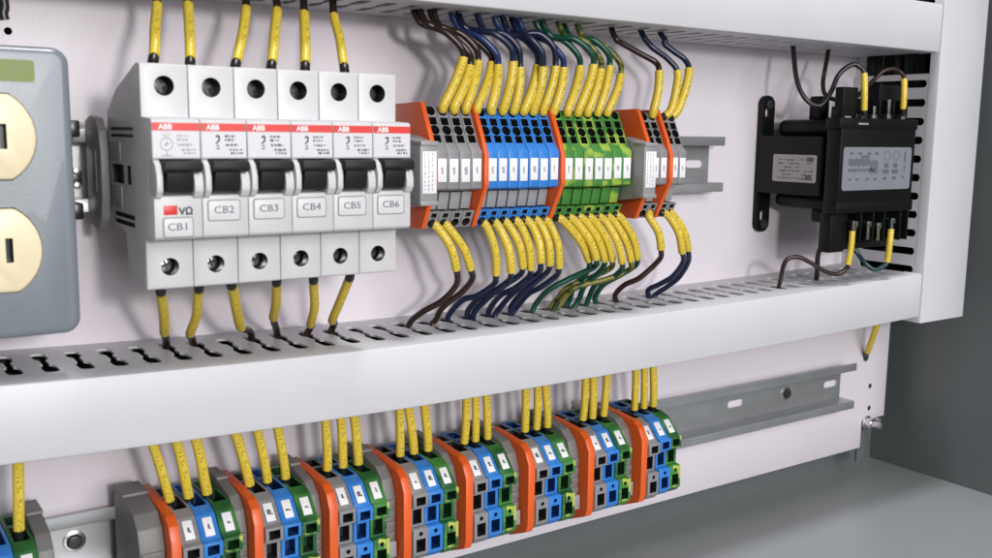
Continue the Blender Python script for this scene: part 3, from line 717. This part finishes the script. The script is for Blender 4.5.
# top of the terminal strip
def topwire(hx, b0, s1, ent, m, label, group, D0=44, D1=50, De=38, lift=12, seg=None):
    n_ = Vector((0,.9,.437)); a = Vector((hx, 48.8, 28.2)); c0 = pt(b0[0], b0[1]-1, 52); t = pt(*s1, D1); x, z = at(*ent, De); xs = snap(x, SL_UP)
    e = pt(ent[0]+4, ent[1]+6, De+3)
    if seg: mids = [pt(u, v, D1+(De-D1)*(k+1)/(len(seg)+1)) for k, (u, v) in enumerate(seg)]
    else:
        du = s1[0]-ent[0]
        mids = [pt(s1[0]-max(1, du*.05), s1[1]-lift, D1+1), pt(s1[0]-du*.38, s1[1]-lift-8-(s1[1]-lift-ent[1])*.22, D1-2), pt(ent[0]+du*.22, ent[1]+11, De+5)]
    c0 = a.lerp(c0, .62)
    p = [a-n_*5, a, c0, c0.lerp(t, .5)+Vector((.5,1,.3)), t] + mids + [e, Vector((x, De-1, 77)), Vector((x*.5+xs*.5, De-4, 90))]
    return wire(p, 1.3, 4.0, m, label, group, 1.65, 2.4, (.4, 1.35))
TG = 'wires into the top of the upper terminals'
gb = [((445,101),(463,58)),((455.6,103),(470.5,64)),((467.7,103),(478,61)),((479,103),(491.5,62.7))]
for k, ((b0), s1) in enumerate(gb):
    topwire(141.8+6.525*(k+1.5), b0, s1, [(414,14),(421,15),(431,17),(434,18)][k], M_BROWN, '%s brown wire from the left curving up from the four grey terminals' % ORD[k], TG, D1=50-2*k, De=36+3*(k % 2), lift=[11,12,13,10][k])
bb_ = [((491,105),(498,65)),((505,105),(513,62)),((516.5,105),(520,66)),((527,105),(538,64)),((535.5,105),(543,66)),((545,105),(555.5,65)),((556.5,105),(563.5,68))]
en_ = [(452,19),(459,19),(478,21),(495,22),(503,22),(512,23),(519,24)]
for k, (b0, s1) in enumerate(bb_):
    topwire(170.6+6.33*(k+1.5), b0, s1, en_[k], M_NAVY if k % 3 else M_MIDBLUE, '%s blue wire from the left curving up from the seven blue terminals' % ORD[k], TG, D1=48+(k*5 % 7), De=34+(k*3 % 8), lift=12+(k % 3)*3)
gb_ = [((569,106),(580,67)),((580.6,106),(593.5,65)),((590,106),(601,68)),((601,105),(609.7,65)),((611,105),(621,73))]
en_ = [(536,25),(543,26),(559,27),(564,28),(578,30)]
for k, (b0, s1) in enumerate(gb_):
    topwire(217.8+6.686*(k+1.5), b0, s1, en_[k], [M_GREENW,M_GREENW,M_GYWIRE,M_GREENW,M_GYWIRE][k], '%s green or green-yellow wire from the left on top of the green terminals' % ORD[k], TG, D1=46+(k*5 % 6), De=34+(k*3 % 8), lift=12)
topwire(288.1,(655,107),(659,70),(612,33),M_BROWN,'lone brown wire on top of the small grey terminals right of the green',TG,seg=[(655,62),(641.6,54.4),(621.5,43)])
topwire(296.75,(675.5,107),(677.5,71.6),(641,33),M_NAVY,'left one of two blue wires on the last grey terminals at the top',TG,seg=[(667.5,58.7),(653,48),(645,39)])
topwire(302.6,(682,107),(689,70),(661,34),M_NAVY,'right one of two blue wires on the last grey terminals at the top',TG,seg=[(684.7,59.5),(674.6,52),(664.6,44)])
# bottom of the terminal strip
BG = 'wires out of the bottom of the upper terminals'
def botwire(hx, s0, s1, segs, end, m, label, D0=46, D1=54, De=28, rs=2.2):
    n_ = Vector((0,.877,-.48)); a = Vector((hx, 50.4, -25.4)); c0 = a.lerp(pt(s0[0], s0[1], 52.5), .7); t = pt(*s1, D1); x, z = at(*end, De); xs = snap(x, SL_LOW)
    mids = [pt(u, v, D1+(De-D1)*(k+1)/(len(segs)+1)) for k, (u, v) in enumerate(segs)]
    xe, ze = at(end[0], end[1], De)
    p = [a-n_*5, a, c0, c0.lerp(t, .5)+Vector((.9,1.8,.5)), t] + mids + [Vector((xe, De, min(ze+1, -74))), Vector((xs*.6+xe*.4, De-2, -82)), Vector((xs-2, De-5, -95))]
    return wire(p, 1.35, 4.0, m, label, BG, 1.6, rs, (.4, 1.4))
botwire(141.8+6.525*.5,(440.5,230),(456,268),[(456.5,284),(443,300),(424,311)],(412,322),M_BROWN,'left brown wire hanging from the bottom of the four grey terminals')
botwire(141.8+6.525*1.5,(451,230),(471,270),[(472,279),(462,292),(443,307)],(436,321),M_BROWN,'right brown wire hanging from the bottom of the four grey terminals', D1=51)
s0 = [(490,231),(501,229),(511,227),(522.5,226),(533.6,225),(542.7,225),(552.7,227)]
s1 = [(496,275.5),(511,271.5),(522.5,266),(530.5,268.4),(540.7,264),(549.5,263),(558.8,266.4)]
e_ = [(450,315),(468,312.5),(475,313),(490,310),(499,311),(511,308.5),(517,309)]
for k in range(7):
    (u0, v0), (u1, v1) = s1[k], e_[k]; du = u0-u1
    botwire(170.6+6.33*(k+.5), s0[k], s1[k], [(u0-du*.06, v0+9), (u0-du*.40, v0+20), (u1+du*.27, v1-15)], e_[k], M_NAVY, '%s navy wire from the left under the seven blue terminals' % ORD[k], D1=50+(k*5 % 7), De=23+(k*3 % 8))
s0 = [(567,223),(578,222),(587,221),(597,222),(608,222),(616,222),(624,220)]
s1 = [(589,261),(596,259),(604,259),(612,260),(622,262),(631,262),(637,257)]
e_ = [(570,300),(537,304),(579,301),(556,302),(589,299),(562,302),(595,299)]
mm = [M_GREENW,M_GREENW,M_GREENW,M_GYWIRE,M_GREENW,M_GYWIRE,M_GREENW]
for k in range(7):
    (u0, v0), (u1, v1) = s1[k], e_[k]; du = u0-u1
    botwire(217.8+6.686*(k+.5), s0[k], s1[k], [(u0-du*.03, v0+8), (u0-du*.35, v0+17), (u1+du*.22, v1-15)], e_[k], mm[k], '%s green or green-yellow wire from the left under the green terminals' % ORD[k], D1=49+(k*5 % 7), De=23+(k*3 % 8))
botwire(288.1,(648.5,218),(661,250),[(659,260),(640,277.6),(624.5,285)],(615,297),M_BROWN,'lone brown wire under the small grey terminals right of the green')
botwire(296.75,(671,217),(682,251),[(683,262),(673,276),(660,284)],(648,292),M_NAVY,'left one of two navy wires under the last grey terminals')
botwire(302.6,(675,216),(688,250),[(688,262),(679,277),(668,286)],(657,295),M_NAVY,'right one of two navy wires under the last grey terminals', D1=51, De=25)
# down to the lower clusters
LG = 'wires into the lower terminal clusters'
tp = [[(148,449),(172,446),(191,444)],[(230,437),(254,434),(275,432)],[(324,425),(338,424),(350,421)],[(397,413),(405,411),(422,409)],[(466,402),(473,401),(482.5,399)],[(523,392),(536,390),(543,388)],[(585,381),(591,381),(605,378)],[(633,374),(642,372),(651,370.6)]]
bt = [[(165,497),(183,491),(201,495)],[(246,483),(263.5,477),(282,482)],[(328,467),(343,463.5),(358,469)],[(402,455),(415,451.6),(428.5,447)],[(469.5,439),(478.5,440),(489.6,435.5)],[(530.4,427),(541,426.6),(550.6,423)],[(588,417.7),(596,416),(606.7,412.4)],[(639.5,407),(647.5,406),(656,402)]]
for g in range(8):
    for k in range(3):
        bx = GX[g]+4.6+(k+.5)*LW
        a = Vector((bx, 39.5, -143.5)); a.x = a.x*.45 + at(*bt[g][k], 39.5)[0]*.55
        x, z = at(*tp[g][k], 42); t = Vector((x, 42, -107)); d = t-a
        p = [a+Vector((0,-.5,-8)), a, a+d*.25+Vector((.2,.6,0)), a+d*.65+Vector((.4*math.sin(g*3+k),1.2,0)), t+Vector((0,0,-2)), t+Vector((0,-1,8)), t+Vector((0,-3,20))]
        wire(p, 1.12, 4.6, [M_BLACKWIRE,M_NAVY,M_GREENW][k], 'yellow-sleeved wire into the %s terminal of the %s lower cluster' % (['grey','blue','green and yellow'][k], NAME[g]), LG, 1.6, 2.2, (.7, 1.2))
a = Vector((-67.5+4.6+2.5*LW, 39.5, -143.5)); t = Vector((a.x+1, 42, -107))
wire([a+Vector((0,-.5,-8)), a, a.lerp(t,.3), a.lerp(t,.7), t, t+Vector((0,-1,8)), t+Vector((0,-2,18))], 1.12, 4.6, M_GREENW, 'yellow-sleeved wire into the cut off cluster at the lower left corner', LG, 1.6, 2.2, (.7, 1.2))
# transformer wiring
XG = 'wires on the transformer'
x, z = at(792.7, 50.8, 30)
wire([Vector((x, 27, 90)), Vector((x, 30, 76)), pt(797,81,40), pt(806.7,100,46), pt(819.6,105.6,50), pt(830,93.8,54), pt(839,74.4,58), pt(852,64.7,62), pt(860,67,65), pt(864,73.3,67), pt(864.5,92,68), pt(864,110,67.5), pt(864,117,67)], 9, 11, M_BLACKWIRE, 'black wire looping from the top duct to the left upper transformer terminal', XG, 1.55, 2.1)
x, z = at(828, 54, 26)
wire([Vector((x, 24, 90)), Vector((x, 26, 76)), pt(823,83,34), pt(828,97,42), pt(850,100,45), pt(868,86,54), pt(882,72,60), pt(893,69,63), pt(901,73,65), pt(904,79,67), pt(904,94,68), pt(903,109,67.5), pt(903,116,67)], 9, 11, M_BROWN, 'brown wire arching to the right upper transformer terminal', XG, 1.45, 2.0)
x, z = at(780, 273.5, 45)
wire([Vector((x-1, 41, -92)), Vector((x, 45, -76)), pt(785,262,48), pt(797,257,52), pt(811,263,56), pt(825.6,271.7,60), pt(838,274,63), pt(846,269,65.5), pt(848,264.5,66.5), pt(851,247,67.5), pt(852.4,230.5,67.5), pt(853,221,67)], 8, 10, M_BROWN, 'brown wire curling from the lower duct to the left lower transformer terminal', XG, 1.45, 2.0)
x, z = at(817.5, 263, 40)
wire([pt(840,243,46), pt(830,242,48), pt(822,247,46), pt(818,255,43), Vector((x, 40, -76)), Vector((x, 37, -92))], 0, 0, M_BLACKWIRE, 'short black wire dropping into the duct below the transformer', XG, 1.6)
wire([pt(852,246,52), pt(858,254,55), pt(865,263,60), pt(874,269.5,64), pt(882,267,66), pt(887,262,67), pt(889.5,245,68), pt(891,228.7,67.5), pt(891,220,67)], 5, 7, M_TEAL, 'dark teal wire swinging under the right lower transformer terminal', XG, 1.5, 2.0)
xh, zh = at(866, 357, 0)
wire([Vector((xh, -3, zh)), pt(866.5,354,3), pt(870,345,9), pt(875,331,16), pt(879,318,20), pt(883,305,22)], 1.3, 5, M_BLACKWIRE, 'single yellow-sleeved wire entering a hole at the lower right of the plate', 'wires through the plate', 1.9, 2.1)
x, z = at(3, 18, 30)
wire([Vector((x-3, 28, 92)), Vector((x-1, 30, 76)), pt(4,4,31), pt(3,13,31), pt(4.5,20,31)], 0, 0, M_BLACKWIRE, 'short black wire end hanging from the top duct above the outlet box', 'loose ends', 1.9)

# ------------------------------------------------------------------ light
def area(name, loc, aim, size, power, col):
    l = bpy.data.lights.new(name, 'AREA'); l.shape = 'DISK'; l.size = size; l.energy = power; l.color = col
    o = bpy.data.objects.new(name, l); COL.objects.link(o); o.location = V(*loc)
    o.rotation_euler = (V(*aim)-V(*loc)).to_track_quat('-Z', 'Y').to_euler()
    return o
area('front_lamp', (-20, 1000, 150), (250, 0, -60), .085, 3.7, (1, .965, .94))
area('front_fill', (270, 1900, 500), (200, 0, -50), 1.4, 28.5, (.98, .98, 1))  # soft fill added to lift the front faces, no actual lamp there
area('ceiling_lamp', (266, 275, 1250), (300, 40, -100), .24, 10, (.97, .985, 1))
w = bpy.data.worlds.new('World'); scene.world = w; w.use_nodes = True
bg = w.node_tree.nodes['Background']; bg.inputs['Color'].default_value = (.93, .96, 1, 1); bg.inputs['Strength'].default_value = .12
scene.view_settings.view_transform = 'Standard'; scene.view_settings.look = 'None'; scene.view_settings.gamma = 1; scene.view_settings.exposure = .08
scene.cycles.max_bounces = 6; scene.cycles.use_denoising = True
